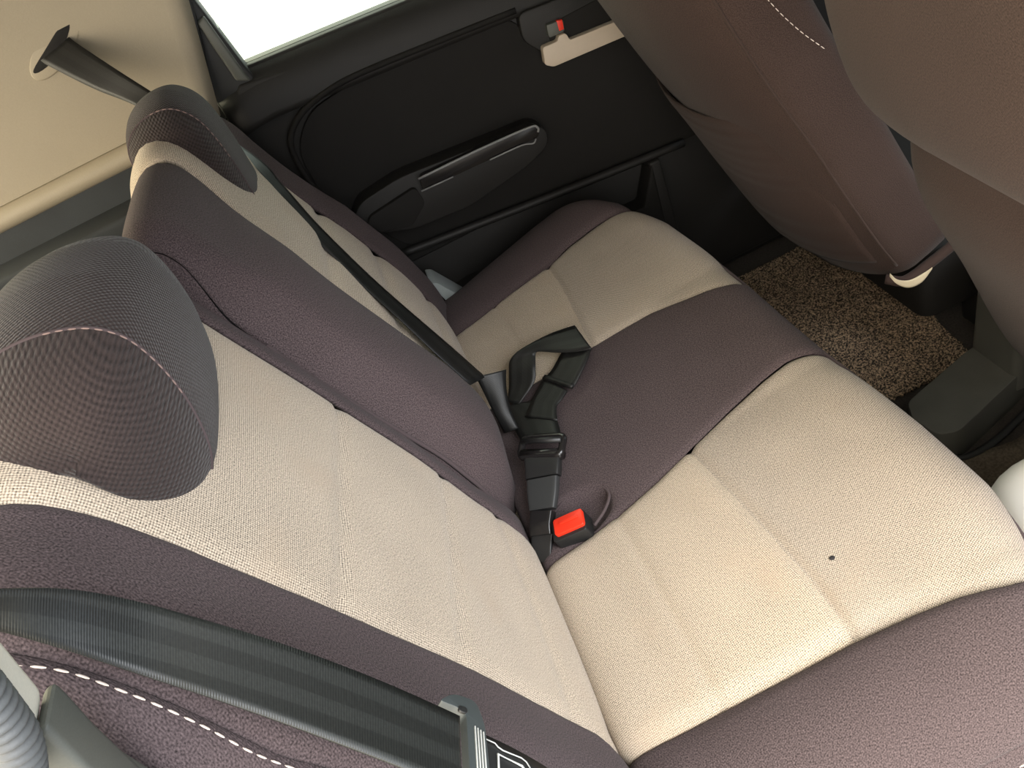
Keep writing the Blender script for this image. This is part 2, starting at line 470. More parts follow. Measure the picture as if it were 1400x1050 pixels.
NP = [(-.03, .24), (-.014, .28), (-.002, .315), (.001, .35), (-.03, .44), (-.062, .55), (-.096, .65), (-.123, .73), (-.152, .81), (-.17, .86),
      (-.19, .905), (-.212, .935), (-.24, .948), (-.275, .94), (-.30, .91), (-.315, .86), (-.322, .75), (-.30, .5), (-.25, .3)]
nearB = Back(NP, near_extra)
near = thing('split_rear_seat', 'narrow plum and beige rear seat back nearest the open door, under the black belt', 'backrest', (-.12, -.3, .25))
bb = tab([(.25, -.45), (.33, -.434), (.36, -.412), (.44, -.403), (.6, -.399), (.95, -.40)])
bf = tab([(.25, -.175), (.30, -.145), (.35, -.105), (.42, -.092), (.55, -.086), (1, -.085)])
bst = tab([(.3, -.536), (.78, -.531), (.85, -.520), (.93, -.509), (1, -.506)])
ns_ = lambda y: [lerp(.672, .715, clamp((-y - .085) / .31)), lerp(.505, .575, clamp((-y - .085) / .31)), .40]
nearB.patch('insert_panel', bb, bf, lambda z, y: sum(groove(z - c, .0050, .0055) for c in ns_(y)) + puff(y, -.4, -.085, .004), M['light'], near, ra=(.02, .004), rb=(.02, .006), ns=170, ny=50)
nearB.patch('bolster', bst, bb, lambda z, y: 0, M['dark'], near, ra=(.012, .005))
nearB.patch('side_panel', cst(-.578), bst, lambda z, y: 0, M['dark'], near, ra=(.01, 0), rb=(.012, .005))
nearB.patch('border_strip', bf, cst(-.050), lambda z, y: .001, M['dark'], near, ra=(.01, .003), ny=16)
stitches('stitching', [nearB.pt(s, bst(nearB.zz(s)) - .007, .0062) for s in [nearB.P.L * k for k in (.12, .18, .24, .28, .32, .36, .40, .43, .46, .49, .52)]], M['thread'], near, dash=.0075, gap=.0035, r=.0008)
tube('piping', [nearB.pt(nearB.P.L * k / 60, -.0535, .004) for k in range(2, 32)], .003, M['dark'], near, sub=3)
slab('shell', [(-.05, .26), (-.02, .36), (-.08, .55), (-.15, .75), (-.2, .88), (-.24, .92), (-.28, .9), (-.30, .75), (-.28, .5), (-.22, .3)], -.53, -.075, M['foam'], near, .01)

def far_extra(z, y):
    e = 0
    v = clamp((y + .045) / .20)                         # padded centre section bulges forward
    low = smooth01((z - .325) / .12) * (1 - .85 * smooth01((z - .76) / .12))
    e += .030 * math.sin(math.pi * min(1, v)) ** .75 * low if 0 < v < 1 else 0
    q = clamp((y - .50) / .085, 0, 1.1)
    e -= .07 * q ** 2.2
    e += .014 * math.exp(-((y - .52) / .045) ** 2)
    q2 = clamp((-.004 - y) / .042)
    return e - .034 * q2 ** 1.8 * (1 - .6 * smooth01((z - .80) / .1))
FP = [(-.03, .25), (-.008, .28), (.008, .312), (.016, .348), (.012, .40), (.003, .44), (-.013, .5), (-.036, .56), (-.068, .645), (-.088, .70), (-.107, .76),
      (-.121, .81), (-.132, .855), (-.142, .890), (-.153, .912), (-.168, .922), (-.184, .920), (-.198, .908), (-.211, .895), (-.226, .855), (-.234, .80), (-.23, .6), (-.20, .3)]
farB = Back(FP, far_extra, .085)
far = thing('split_rear_seat', 'wide far rear seat back with padded plum centre section beside the beige pillar', 'backrest', (-.12, .25, .25))
fb = tab([(.25, .20), (.36, .175), (.5, .150), (.6, .142), (.7, .140), (.84, .146), (.92, .160), (1, .160)])
fo = tab([(.25, .42), (.33, .44), (.45, .452), (1, .45)])
fs_ = lambda y: [.678, .553, .43, .79]
farB.patch('plain_panel', cst(-.044), fb, lambda z, y: 0, M['dark'], far, ra=(.014, .006), ns=130, ny=44)
farB.patch('insert_panel', fb, fo, lambda z, y: cusp(z, fs_(y)[:3]) + puff(y, .14, .45, .010), M['light'], far, ra=(.016, .004), rb=(.03, .007), ns=170, ny=44)
farB.patch('bolster', fo, cst(.575), lambda z, y: .003, M['dark'], far)
gs = []
for i in range(90):
    s = farB.P.s[farB.ridge] * (.05 + .95 * i / 89); gs.append([farB.pt(s, -.0445 - .0012 * min(k, 1), -.001) - Vector((.009 * k, 0, .004 * k * (i / 89) ** 6)) for k in range(9)])
fs = grid('side_panel', gs, M['dark'], far); fix_normals(fs)
tube('piping', [farB.pt(farB.P.L * k / 60, -.0445, .003) for k in range(2, 25)], .003, M['dark'], far, sub=3)
slab('shell', [(-.05, .27), (-.03, .36), (-.06, .55), (-.12, .75), (-.15, .85), (-.165, .905), (-.185, .90), (-.21, .84), (-.215, .75), (-.205, .5), (-.18, .3)], -.035, .53, M['foam'], far, .01)

# headrests: domed side panels, a wrap strip round front, top and back
def headrest(prof, yc, hw, root, name='headrest', ts0=.50):
    prof = catmull(prof, 7, closed=True)
    c = sum(prof, Vector((0, 0))) / len(prof)
    def ring(t):
        k = (1 - abs(t) ** 3) ** (1 / 2.2) if abs(t) < 1 else 0
        k = max(k, .0)
        lean = 1 - .10 * abs(t)
        return [Vector((c.x + (p.x - c.x) * k * 1.0, yc + hw * t * (1 + .10 * (.5 - (p.y - c.y) / .2)) , c.y + (p.y - c.y) * k * (lean if p.y > c.y else 1))) for p in prof]
    ts = [ts0 * x / 20 for x in range(-20, 21)]
    h = grid(name, [ring(t) for t in ts], M['dark_weave'], root, closed_v=True, flip=False)
    for sgn in (-1, 1):
        tt = [sgn * lerp(ts0, 1.0, (k / 16) ** .5) for k in range(17)]
        sp = grid('side_panel', [ring(t) for t in tt], M['dark_weave'], h, closed_v=True, flip=(sgn < 0))
        fix_normals(sp)
        for lp in sp.data.loops:
            p = sp.data.vertices[lp.vertex_index].co; sp.data.uv_layers[0].data[lp.index].uv = (p.x, p.z)
    fix_normals(h)
    n = len(prof)
    rim = ring(-ts0 - .004); rim = [p + Vector((0, -.0012, 0)) + (p - Vector((c.x, p.y, c.y))).normalized() * .0007 for p in rim]
    tube('seam_piping', [ring(-ts0)[k % n] for k in range(0, n + 1)], .0014, M['dark'], h, sub=1, n=6, cap=False)
    stitches('stitching', rim[int(n * .20):int(n * .50)], M['thread_dark'], h, dash=.005, gap=.003, r=.0007)
    return h
HP = [(-.159, .824), (-.140, .843), (-.128, .880), (-.123, .915), (-.124, .948), (-.131, .972), (-.150, .990), (-.185, 1.000), (-.225, .997), (-.262, .98), (-.282, .958), (-.262, .942), (-.215, .915), (-.182, .862)]
headrest(HP, -.240, .132, near)
HF = [(-.126, .730), (-.108, .764), (-.103, .838), (-.104, .893), (-.111, .934), (-.130, .960), (-.155, .967), (-.185, .961), (-.209, .942), (-.218, .914), (-.212, .888), (-.180, .848), (-.146, .775)]
headrest(HF, .290, .105, far)
adopt(near); adopt(far)

# ------------------------------------------------------------------ far seat belt
fbelt = thing('seat_belt', 'black far side seat belt from the beige pillar slot down across the far backrest', 'seat belt', (0, .2, .4))
# edge curves of the webbing, measured in the cabin
UA = [(-.3426, .6060, 1.0279), (-.3320, .5880, 1.0136), (-.3217, .5780, 1.0008), (-.2783, .5400, .9562), (-.2291, .5000, .9144)]
UB = [(-.2830, .6060, 1.0300), (-.2749, .5880, 1.0237), (-.2688, .5780, 1.0152), (-.2382, .5400, .9759), (-.1999, .5000, .9253)]
SA = [(-.1275, .4000, .8061), (-.1076, .3600, .7613), (-.0937, .3150, .7076), (-.0704, .2750, .6584), (-.0489, .2350, .6058), (-.0239, .1900, .5617), (-.0011, .1550, .5089), (.0252, .1250, .4456)]
SB = [(-.1149, .4300, .7949), (-.0943, .3850, .7479), (-.0771, .3450, .6925), (-.0556, .3050, .6397), (-.0341, .2700, .5895), (-.0075, .2250, .5425), (.0201, .1900, .4878), (.0494, .1550, .4229)]
slack = Vector((.0075, -.026, .015))          # the loose belt hangs a little proud of the backrest
SA = [tuple(Vector(p) + slack * k) for p, k in zip(SA, (.9, 1, 1.05, 1, 1, .9, .7, .5))]
SB = [tuple(Vector(p) + slack * k) for p, k in zip(SB, (.9, 1, 1.05, 1, 1, .9, .7, .5))]
strip('shoulder_webbing', UA + SA, UB + SB, M['web_far'], fbelt)
strip('hanging_webbing', [(.0398, .1450, .4374), (.0400, .1350, .4173), (.0399, .1200, .3998), (.0400, .1000, .3833), (.0407, .0850, .3584)],
      [(.0876, .1450, .4227), (.0800, .1350, .4124), (.0720, .1200, .3996), (.0660, .1000, .3840), (.0640, .0750, .3634)], M['web_far'], fbelt, bow=.004)
strip('lap_webbing', [(.1325, .1423, .3721), (.1498, .1447, .3775), (.1653, .1533, .3825), (.1888, .1721, .3881), (.2201, .1989, .3952)],
      [(.1647, .0835, .3783), (.1775, .0897, .3828), (.1921, .1002, .3877), (.2076, .1133, .3917), (.2229, .1291, .3957)], M['web_far'], fbelt)
strip('looped_webbing', [(.2205, .1980, .3973), (.2008, .2017, .3986), (.1766, .2032, .4010), (.1416, .2017, .4024), (.1148, .2016, .3992), (.0986, .1979, .3920), (.0889, .1838, .3819), (.0781, .1676, .3676), (.0658, .1504, .3571)],
      [(.2220, .1253, .3976), (.1993, .1375, .3962), (.1760, .1565, .3948), (.1563, .1748, .3950), (.1460, .1833, .3951), (.1401, .1813, .3919), (.1312, .1617, .3861), (.1178, .1442, .3733), (.0793, .1296, .3576)], M['web_far'], fbelt)
strip('strap_webbing', [(.1364, .1482, .3698), (.1181, .1315, .3682), (.1013, .1141, .3670), (.0807, .0862, .3681)],
      [(.1581, .0899, .3740), (.1435, .0788, .3732), (.1311, .0696, .3728), (.1219, .0380, .3761)], M['web_far'], fbelt)
strip('neck_webbing', [(.0566, .1499, .3512), (.0559, .1129, .3551), (.0573, .0770, .3615), (.0594, .0347, .3701)],
      [(.1106, .1130, .3617), (.1233, .0768, .3682), (.1220, .0401, .3741), (.1162, -.0017, .3811)], M['web_far'], fbelt, bow=.003)
strip('webbing_hem', [(.1325, .1423, .3741), (.1400, .1437, .3770)], [(.1647, .0835, .3803), (.1705, .0865, .3825)], M['web_far'], fbelt, thick=.0032, sub=2)
# tongue plate: rounded rectangular ring with a roller bar
def frame_ring(name, cen, ux, uy, w, h, r, mat, parent):
    ux, uy = Vector(ux).normalized(), Vector(uy); uy = (uy - ux * uy.dot(ux)).normalized()
    c = Vector(cen); pts = rounded([(-w / 2, -h / 2), (w / 2, -h / 2), (w / 2, h / 2), (-w / 2, h / 2)], .008)
    P = [c + ux * a + uy * b for a, b in pts]; P.append(P[0])
    return tube(name, P, r, mat, parent, sub=1, n=10, cap=False)
tp = frame_ring('tongue_plate', (.084, -.012, .392), (.062, -.050, .012), (.03, .045, .012), .070, .030, .0055, M['gloss'], fbelt)
tube('roller_bar', [(.062, .012, .396), (.113, -.029, .404)], .0045, M['black'], tp, sub=1, n=10)
tube('roller_bar', [(.053, -.001, .383), (.106, -.043, .391)], .0085, M['gloss'], tp, sub=1, n=12)
adopt(fbelt)

# buckle sleeve standing out of the crease
sleeve = thing('buckle_stalk', 'black seat belt buckle sleeve standing out of the crease between cushion and backrest', 'seat belt buckle', (.03, -.11, .33))
def sweep_box(name, cs, ws, hs, up, wd, mat, parent, r=.3):
    P = catmull(cs, 5); Wd = Vector(wd).normalized(); G = []
    wl = catmull([(w, 0) for w in ws], 5); hl = catmull([(h, 0) for h in hs], 5)
    for i, p in enumerate(P):
        t = (P[min(i + 1, len(P) - 1)] - P[max(i - 1, 0)]).normalized()
        w = (Wd - t * Wd.dot(t)).normalized(); u = w.cross(t).normalized()
        ww, hh = wl[i].x / 2, hl[i].x / 2
        G.append([p + w * ww * math.copysign(abs(math.cos(a)) ** r, math.cos(a)) + u * hh * math.copysign(abs(math.sin(a)) ** r, math.sin(a)) for a in [2 * math.pi * k / 24 for k in range(24)]])
    o = grid(name, G, mat, parent, closed_v=True)
    cap_ends(o, len(G), len(G[0]))
    m = o.modifiers.new('edge', 'EDGE_SPLIT'); m.split_angle = math.radians(50)
    return o
wd = (.062, -.050, .010)
sweep_box('buckle_housing', [(.080, -.022, .386), (.073, -.040, .382), (.066, -.054, .377)], [.058, .056, .054], [.014, .015, .015], None, wd, M['black'], sleeve)
sweep_box('sleeve', [(.065, -.056, .377), (.055, -.076, .369), (.046, -.094, .362)], [.050, .047, .040], [.013, .013, .012], None, wd, M['sleeve'], sleeve)
sweep_box('collar', [(.045, -.096, .361), (.036, -.110, .354), (.030, -.122, .348)], [.036, .034, .034], [.016, .017, .014], None, wd, M['gloss'], sleeve)
sweep_box('strap', [(.032, -.118, .348), (.022, -.132, .338), (.014, -.144, .326)], [.034, .032, .03], [.006, .006, .006], None, wd, M['black'], sleeve)
adopt(sleeve)
# red-buttoned buckle in the cushion recess
bk = thing('seat_belt_buckle', 'small black buckle with red press button sunk in the cushion recess', 'seat belt buckle', (.07, -.13, .345))
def obox(name, cen, ux, uy, w, d, h, mat, parent, r=.003):
    ux = Vector(ux).normalized(); uy = Vector(uy); uy = (uy - ux * uy.dot(ux)).normalized(); uz = ux.cross(uy)
    o = slab(name, rounded([(-w / 2, -d / 2), (w / 2, -d / 2), (w / 2, d / 2), (-w / 2, d / 2)], .004, 3), -h / 2, h / 2, mat, parent, r, axis='z')
    Mx = Matrix((ux, uy, uz)).transposed().to_4x4(); Mx.translation = Vector(cen)
    o.data.transform(Mx); return o
bu, bv = (.044, -.011, .010), (.006, -.028, .002)
obox('housing', (.0715, -.140, .3515), bu, bv, .050, .034, .026, M['black'], bk)
rb = obox('red_button', (.0715, -.139, .3655), bu, bv, .044, .026, .010, M['red'], bk, .002)
obox('ridge', (.0728, -.1365, .371), bu, bv, .028, .005, .003, M['red'], rb, .001)
adopt(bk)

# ------------------------------------------------------------------ near seat belt
nbelt = thing('seat_belt', 'wide black seat belt lying over the near backrest bolster in the foreground', 'seat belt', (-.1, -.48, .5))
NA = [(-.1649, -.5395, .9993), (-.1631, -.5225, .9775), (-.1583, -.5006, .9402), (-.1465, -.4908, .8992), (-.1189, -.5037, .8716), (-.0965, -.5150, .8480), (-.0770, -.5259, .8259), (-.0548, -.5395, .7990), (-.0354, -.5526, .7738), (-.0277, -.5580, .7634)]
NB = [(-.1875, -.5279, .9783), (-.1822, -.5224, .9555), (-.1708, -.5217, .9203), (-.1527, -.5281, .8866), (-.1246, -.5455, .8627), (-.1023, -.5598, .8431), (-.0828, -.5728, .8254), (-.0606, -.5878, .8050), (-.0399, -.6024, .7852), (-.0324, -.6077, .7780)]
NA.insert(0, (-.20, -.565, 1.045)); NB.insert(0, (-.225, -.545, 1.03))
strip('shoulder_webbing', NA, NB, M['web'], nbelt, sub=10, nw=9, bow=.0008)
# tongue on the webbing: slotted plate with grip ribs
tg = Vector((-.0293, -.5677, .7519)); wy = Vector((.0911, .9555, -.2804)).normalized(); dn = Vector((.5868, -.2791, -.7602)); dn = (dn - wy * dn.dot(wy)).normalized(); nn = dn.cross(wy).normalized()
def loc(a, b, c=0): return tg + wy * a + dn * b + nn * c
def oriented(name, pts, c0, c1, mat, parent, bev=.002):
    o = slab(name, pts, c0, c1, mat, parent, bev, axis='z')
    Mx = Matrix((wy, dn, nn)).transposed().to_4x4(); Mx.translation = tg
    o.data.transform(Mx); fix_normals(o); return o
tgp = oriented('tongue', rounded([(.0190, -.0215), (.0285, -.0120), (.0290, .0045), (.012, .0100), (-.034, .0112), (-.034, -.0025), (.0155, -.0030), (.0185, -.0100)], [.003, .005, .006, .006, .003, .002, .003, .002]), -.004, .0045, M['tongue'], nbelt, .0018)
oriented('pivot', rounded([(.0150, -.0085), (.0195, -.0085), (.0195, -.0025), (.0150, -.0025)], .002), .0035, .0055, M['black'], tgp, .0008)
for k in range(4):
    oriented('grip_rib', [(-.033, .0020 + k * .0019), (.0075 - k * .0008, .0020 + k * .0019), (.0075 - k * .0008, .0029 + k * .0019), (-.033, .0029 + k * .0019)], .0040, .0054, M['mark'], tgp, .0003)
lw = strip('lap_webbing', [loc(.010, .004, -.001), loc(.0092, .0111, -.001), loc(.0054, .0336, -.001), loc(-.0009, .0565, -.001), loc(-.010, .085, -.003), loc(-.022, .115, -.006)],
           [loc(-.038, .004, -.001), loc(-.039, .0111, -.001), loc(-.0426, .0336, -.001), loc(-.049, .0565, -.001), loc(-.058, .085, -.003), loc(-.070, .115, -.006)], M['black'], nbelt)
# printed label on the lower webbing: outlined box
for nm, ln in (('label_print', [(-.034, .0186), (-.0038, .0199), (-.0066, .0364), (-.012, .041), (-.034, .0405)]),
               ('label_edge', [(.0048, .0119), (.0039, .0185), (.0018, .0205), (.0003, .0238), (-.0007, .0366), (-.0025, .0400), (-.006, .042), (-.034, .044)])):
    tube(nm, [loc(a, b, .0006) for a, b in ln], .00045 if nm == 'label_edge' else .0008, M['mark'], lw, sub=1, n=6)
adopt(nbelt)

# ------------------------------------------------------------------ near door-opening trim (bottom left corner)
qt = thing('quarter_trim', 'grey plastic trim beside the door opening at the near edge of the backrest', 'trim panel', (-.2, -.58, .6))
P1 = [(-.145, .990), (-.158, .949), (-.163, .927), (-.172, .862), (-.172, .78), (-.36, .72), (-.40, 1.0), (-.20, 1.05)]
slab('trim_body', [(-.1592, .9455), (-.152, .9471), (-.1541, .9371), (-.1612, .9094), (-.1715, .8573), (-.190, .78), (-.27, .78), (-.2185, .8415), (-.2013, .8936)], -.585, -.560, M['trim'], qt, .006)
slab('trim_ledge', [(-.1724, .8854), (-.1742, .845), (-.1831, .7745), (-.1957, .7918), (-.1847, .8578), (-.1792, .8885)], -.570, -.554, M['trim'], qt, .004)
adopt(qt)
iv = tag(slab('pillar_strip', [(-.1426, .9889), (-.1538, .9519), (-.1706, .9330), (-.1592, .9697), (-.1506, .9952), (-.125, 1.045), (-.105, 1.06)], -.590, -.566, M['ivory'], None, .004), 'ivory plastic pillar strip at the lower left above the ribbed grey door seal', 'pillar trim')
# ribbed door weatherstrip
G = []
pth = Path([(-0.1273, -0.603, 1.021), (-0.1325, -0.603, 1.004), (-0.1391, -0.603, 0.9853), (-0.1464, -0.603, 0.9673), (-0.1596, -0.603, 0.9479), (-0.1772, -0.603, 0.9264)], 8)
for i in range(241):
    s = pth.L * i / 240; p = pth.at(s); rr = .0095 + .0008 * math.sin(2 * math.pi * s / .0052)
    t = pth.tan(s); a = t.cross(Vector((0, 1, 0))).normalized(); b = t.cross(a)
    G.append([p + (a * math.cos(w) + b * math.sin(w)) * rr for w in [2 * math.pi * k / 16 for k in range(16)]])
ws = grid('door_seal', G, M['seal'], None, closed_v=True); fix_normals(ws)
tag(ws, 'ribbed grey rubber seal along the near door opening', 'door seal')

# ------------------------------------------------------------------ far door (setting)
door = bpy.data.objects.new('door_1', None); C.objects.link(door); struct(door)
sill = lambda x: .866 - .075 * (x + .08)
slab('door_body', [(-.16, .0), (-.16, .80), (-.10, .862), (-.075, sill(-.075)), (.4, sill(.4)), (1.3, sill(1.3)), (1.3, .0)], .645, .70, M['door'], door, .006)
# shoulder that rolls from the window down to the panel
G = []
for i in range(41):
    x = lerp(-.145, 1.3, i / 40); z1 = sill(x) - (.012 * clamp((-.09 - x) / .05)); r = []
    for j in range(13):
        t = j / 12; a = t * math.pi * .5
        r.append(Vector((x, .667 - .055 * math.sin(a) ** .8, z1 - .086 * (1 - math.cos(a)))))
    G.append(r)
grid('sill_panel', G, M['door'], door, thick=.01, flip=False)
slab('trim_panel', [(-.155, .40), (-.155, .80), (-.10, .85), (1.3, .66), (1.3, .40)], .624, .66, M['door'], door, .006)
ins = slab('door_card', rounded([(-.075, .60), (-.072, .71), (-.02, .762), (.073, .772), (.375, .747), (.402, .672), (1.2, .60), (1.2, .36), (.60, .374), (.03, .432)], [.03, .05, .05, .03, .02, .03, .01, .01, .02, .03]), .616, .64, M['door_cloth'], door, .006)
# groove lip that frames the insert panel
tube('panel_groove', [(-.060, .613, .585), (-.079, .613, .64), (-.080, .613, .70), (-.068, .613, .738), (-.030, .613, .766), (.03, .613, .780), (.10, .613, .781), (.25, .613, .769), (.385, .613, .757)], .0055, M['door_cloth'], door)
# lower body and map pocket
slab('kick_panel', [(-.155, .02), (-.155, .42), (.02, .44), (.645, .376), (1.3, .34), (1.3, .02)], .632, .66, M['door'], door, .005)
tube('pocket_lip', [(.0, .606, .440), (.15, .604, .424), (.40, .602, .398), (.62, .604, .376)], .0085, M['door'], door)
pk = slab('map_pocket', [(.54, .375), (.535, .22), (.30, .16), (.05, .16), (.02, .30), (.10, .31), (.50, .29)], .585, .64, M['door_cloth'], door, .006)
slab('pocket_end', [(.535, .376), (.56, .374), (.56, .18), (.53, .2)], .59, .64, M['door'], door, .005)
# armrest with pull handle
arm = slab('armrest', rounded([(-.06, .545), (-.02, .588), (.07, .598), (.34, .572), (.358, .55), (.35, .522), (.30, .502), (.17, .482), (.05, .492), (-.03, .525)], .02), .572, .63, M['door'], door, .010)
hs = slab('pull_handle', rounded([(.098, .560), (.105, .588), (.325, .580), (.345, .566), (.335, .550), (.318, .552)], .008), .560, .580, M['gloss'], arm, .005)
tube('handle_highlight', [(.100, .557, .586), (.21, .557, .584), (.322, .557, .578), (.340, .557, .570), (.338, .557, .562)], .0022, M['edge'], hs)  # pale tubes paint the highlights along the gloss handle
tube('handle_highlight', [(.095, .557, .562), (.16, .557, .559)], .0015, M['edge'], hs, sub=2)
tube('handle_highlight', [(.235, .557, .556), (.30, .557, .553), (.322, .557, .546), (.330, .557, .552)], .0015, M['edge'], hs)
slab('switch_plate', rounded([(-.03, .53), (-.015, .56), (.088, .572), (.092, .535), (.05, .505)], .01), .562, .59, M['door_cloth'], arm, .006)
# inner door release
bz = slab('handle_bezel', rounded([(.385, .752), (.378, .705), (.420, .655), (.64, .63), (.66, .715), (.50, .74)], .015), .604, .63, M['door'], door, .006)
slab('handle_cup', rounded([(.424, .712), (.424, .672), (.63, .655), (.63, .715)], .010), .6025, .612, M['door_cloth'], bz, .002)
lv = slab('release_lever', rounded([(.404, .686), (.398, .656), (.412, .646), (.62, .632), (.62, .662), (.455, .676), (.452, .690), (.438, .692), (.434, .684)], .005), .588, .604, M['cream2'], bz, .004)
lk = slab('lock_tab', rounded([(.424, .716), (.422, .694), (.452, .692), (.456, .712)], .004), .594, .606, M['trim'], bz, .003)
slab('lock_mark', [(.444, .7155), (.443, .697), (.452, .6965), (.454, .713)], .5925, .600, M['red'], lk, .001)
# window: glass and rubber frame
win = bpy.data.objects.new('window_1', None); C.objects.link(win); struct(win)
from_py('window_pane', [(-.09, .668, .83), (1.3, .668, .70), (1.3, .60, 1.22), (-.06, .60, 1.22)], [(0, 1, 2, 3)], M['glass'], win, False).modifiers.new('thickness', 'SOLIDIFY').thickness = .004
slab('window_frame', [(-.150, .86), (-.148, .80), (-.070, .848), (-.074, .868), (-.088, .985), (-.10, 1.2), (-.13, 1.2), (-.105, .985), (-.125, .915)], .628, .672, M['rubber'], win, .005)
slab('frame_lip', [(-.104, .960), (-.099, .858), (-.078, .848), (-.080, .862), (-.0885, .965)], .618, .632, M['trim'], win, .004)
tube('sill_seal', [(x, .668, sill(x) - .004) for x in (-.085, .2, .6, 1.0, 1.3)], .005, M['rubber'], win, sub=2)
slab('header_rail', [(-.13, 1.17), (1.3, 1.17), (1.3, 1.24), (-.13, 1.24)], .56, .62, M['cream'], win, .006)

# ------------------------------------------------------------------ beige rear pillar (setting)
pil = bpy.data.objects.new('wall_left', None); C.objects.link(pil); struct(pil)
G = []
for i in range(49):
    x = lerp(-.95, -.100, i / 48); r = []
    for j in range(31):
        t = j / 30; z = lerp(.822, 1.25, t)
        xe = x + (0 if i < 48 else 0)
        edge = lerp(-.153, -.085, clamp((z - .82) / .20)) if z < 1.02 else -.085 + (z - 1.02) * .1
        xx = lerp(-.95, edge, i / 48)
        yy = .604 - .06 * (t ** 2) + .0
        d = clamp((xx - (edge - .02)) / .02); yy += .012 * d ** 2
        r.append(Vector((xx, yy, z)))
    G.append(r)
grid('pillar_trim', G, M['cream'], pil, thick=.012, flip=True)
G = []
for i in range(25):
    x = lerp(-.95, -.155, i / 24); r = []
    for j in range(11):
        a = j / 10 * math.pi
        r.append(Vector((x, .604 - .022 * math.sin(a), .836 + .019 * math.cos(a))))
    G.append(r)
grid('pillar_flange', G, M['cream'], pil, thick=.004, flip=False)
tube('pillar_edge_seal', [(-.083, .622, 1.06), (-.094, .622, 1.0), (-.119, .622, .93), (-.148, .622, .862)], .006, M['rubber'], pil)
# belt exit slot
a0, a1 = Vector((-.347, .0, 1.002)), Vector((-.255, .0, 1.046))
dx = (a1 - a0).normalized(); dz = Vector((-dx.z, 0, dx.x))
def sl(u, v): p = a0 + dx * u + dz * v; return (p.x, p.z)
yw = lambda z: .604 - .06 * clamp((z - .822) / .428) ** 2
slab('belt_bezel', [sl(.05 + .064 * math.cos(w), .0 + .023 * math.sin(w)) for w in [2 * math.pi * k / 28 for k in range(28)]], .590, .60, M['cream'], pil, .006)
slab('belt_slot', [sl(.05 + .055 * math.cos(w), -.001 + .0085 * math.sin(w) + .006 * (abs(math.cos(w)) ** 2)) for w in [2 * math.pi * k / 28 for k in range(28)]], .5885, .596, M['door_cloth'], pil, .001)
# dark load-bay side below the pillar
slab('load_bay_side', [(-.95, .05), (-.95, .824), (-.16, .824), (-.16, .05)], .592, .65, M['shelf'], pil, .004)
slab('load_bay_ledge', [(-.95, .74), (-.95, .775), (-.31, .775), (-.31, .74)], .52, .60, M['shelf'], pil, .008)
struct(box('gap_filler', (-.24, .655, .50), (-.095, .70, .86), M['rubber'], None, .004))  # added filler that keeps outside light from leaking between pillar and door
tr = struct(slab('trim_1', rounded([(.026, .385), (.040, .380), (.085, .300), (.070, .292), (.05, .292)], .006), .545, .605, M['grey'], None, .01))

# ------------------------------------------------------------------ car body around (setting)
fl = struct(box('floor', (-.95, -.64, -.05), (1.95, .70, 0), M['carpet'], None, .0))
struct(box('ceiling', (-.95, -.56, 1.235), (1.9, .66, 1.27), M['roof'], None, .01))
wr = struct(box('wall_rear', (-1.0, -.64, 0), (-.95, .66, .80), M['shelf'], None, .005))
wf = struct(box('wall_front', (1.88, -.64, 0), (1.95, .66, .78), M['door'], None, .005))
wn = struct(box('wall_right', (-.95, -.70, 0), (-.24, -.64, .82), M['shelf'], None, .005))
wn2 = struct(box('trim_2', (1.0, -.70, 0), (1.95, -.65, .80), M['door'], None, .005))
struct(box('trim_5', (.86, -.70, 0), (.97, -.62, 1.25), M['cream'], None, .01))
struct(box('door_2', (.97, -.70, 0), (1.01, -.65, .80), M['door'], None, .005))
sl_ = struct(box('trim_3', (-.24, -.68, -.05), (1.0, -.62, .06), M['console'], None, .01))
# wheel-arch block under the far rear bolster and heel panel
struct(box('trim_4', (-.20, .50, .0), (.0, .62, .24), M['foam'], None, .02))

# centre tunnel: console tail lying on the floor, then rising between the front seats
con = thing('centre_console', 'dusty dark grey plastic console tail running along the floor between the front seats', 'console', (.8, 0, 0))
tail = slab('console_tail', rounded([(.674, .004), (.658, -.03), (.666, -.080), (.695, -.092), (.84, -.048), (.98, .0), (.98, .06), (.82, .044)], .012), .0, .075, M['console'], con, .010, axis='z')
slab('console_riser', [(.832, .03), (.832, .085), (.840, .262), (.90, .30), (1.30, .30), (1.30, .03)], -.050, .052, M['console'], con, .012)
tube('console_lip', [(.662, -.02, .012), (.672, -.075, .012), (.70, -.10, .012), (.76, -.098, .012), (.86, -.068, .012)], .006, M['rubber'], con)
adopt(con)
# carpet flap with a fuzzy cut edge beside the tunnel
G = []
for i in range(40):
    x = lerp(.60, 1.0, i / 39); r = []
    for j in range(12):
        y = lerp(-.255, -.105 + .012 * math.sin(x * 30) + .05 * (x - .7), j / 11)
        r.append(Vector((x, y, .006 + .006 * math.exp(-((j - 11) / 2) ** 2) + random.uniform(0, .0015))))
    G.append(r)
cf = grid('carpet_flap', G, M['flap'], None, thick=.005, flip=True)
tag(cf, 'worn dark carpet piece with frayed edge on the near footwell floor', 'carpet')
# coil mat in the far footwell, rear lip curled up
G = []
nx, ny = 130, 170
for i in range(nx + 1):
    r = []
    for j in range(ny + 1):
        u, v = i / nx, j / ny
        y = lerp(.075, .575, v); x = lerp(.60, .895 - .06 * abs(v - .55), u)
        curl = .05 * clamp((u - .90) / .10) ** 2 * smooth01((v - .45) / .25)
        r.append(Vector((x - curl * .15, y, .010 + curl + random.uniform(-.0022, .0022))))
    G.append(r)
mt = grid('floor_mat', G, M['mat'], None, thick=.008, flip=True)
tag(mt, 'speckled brown coil mat on the far rear footwell floor', 'floor mat')
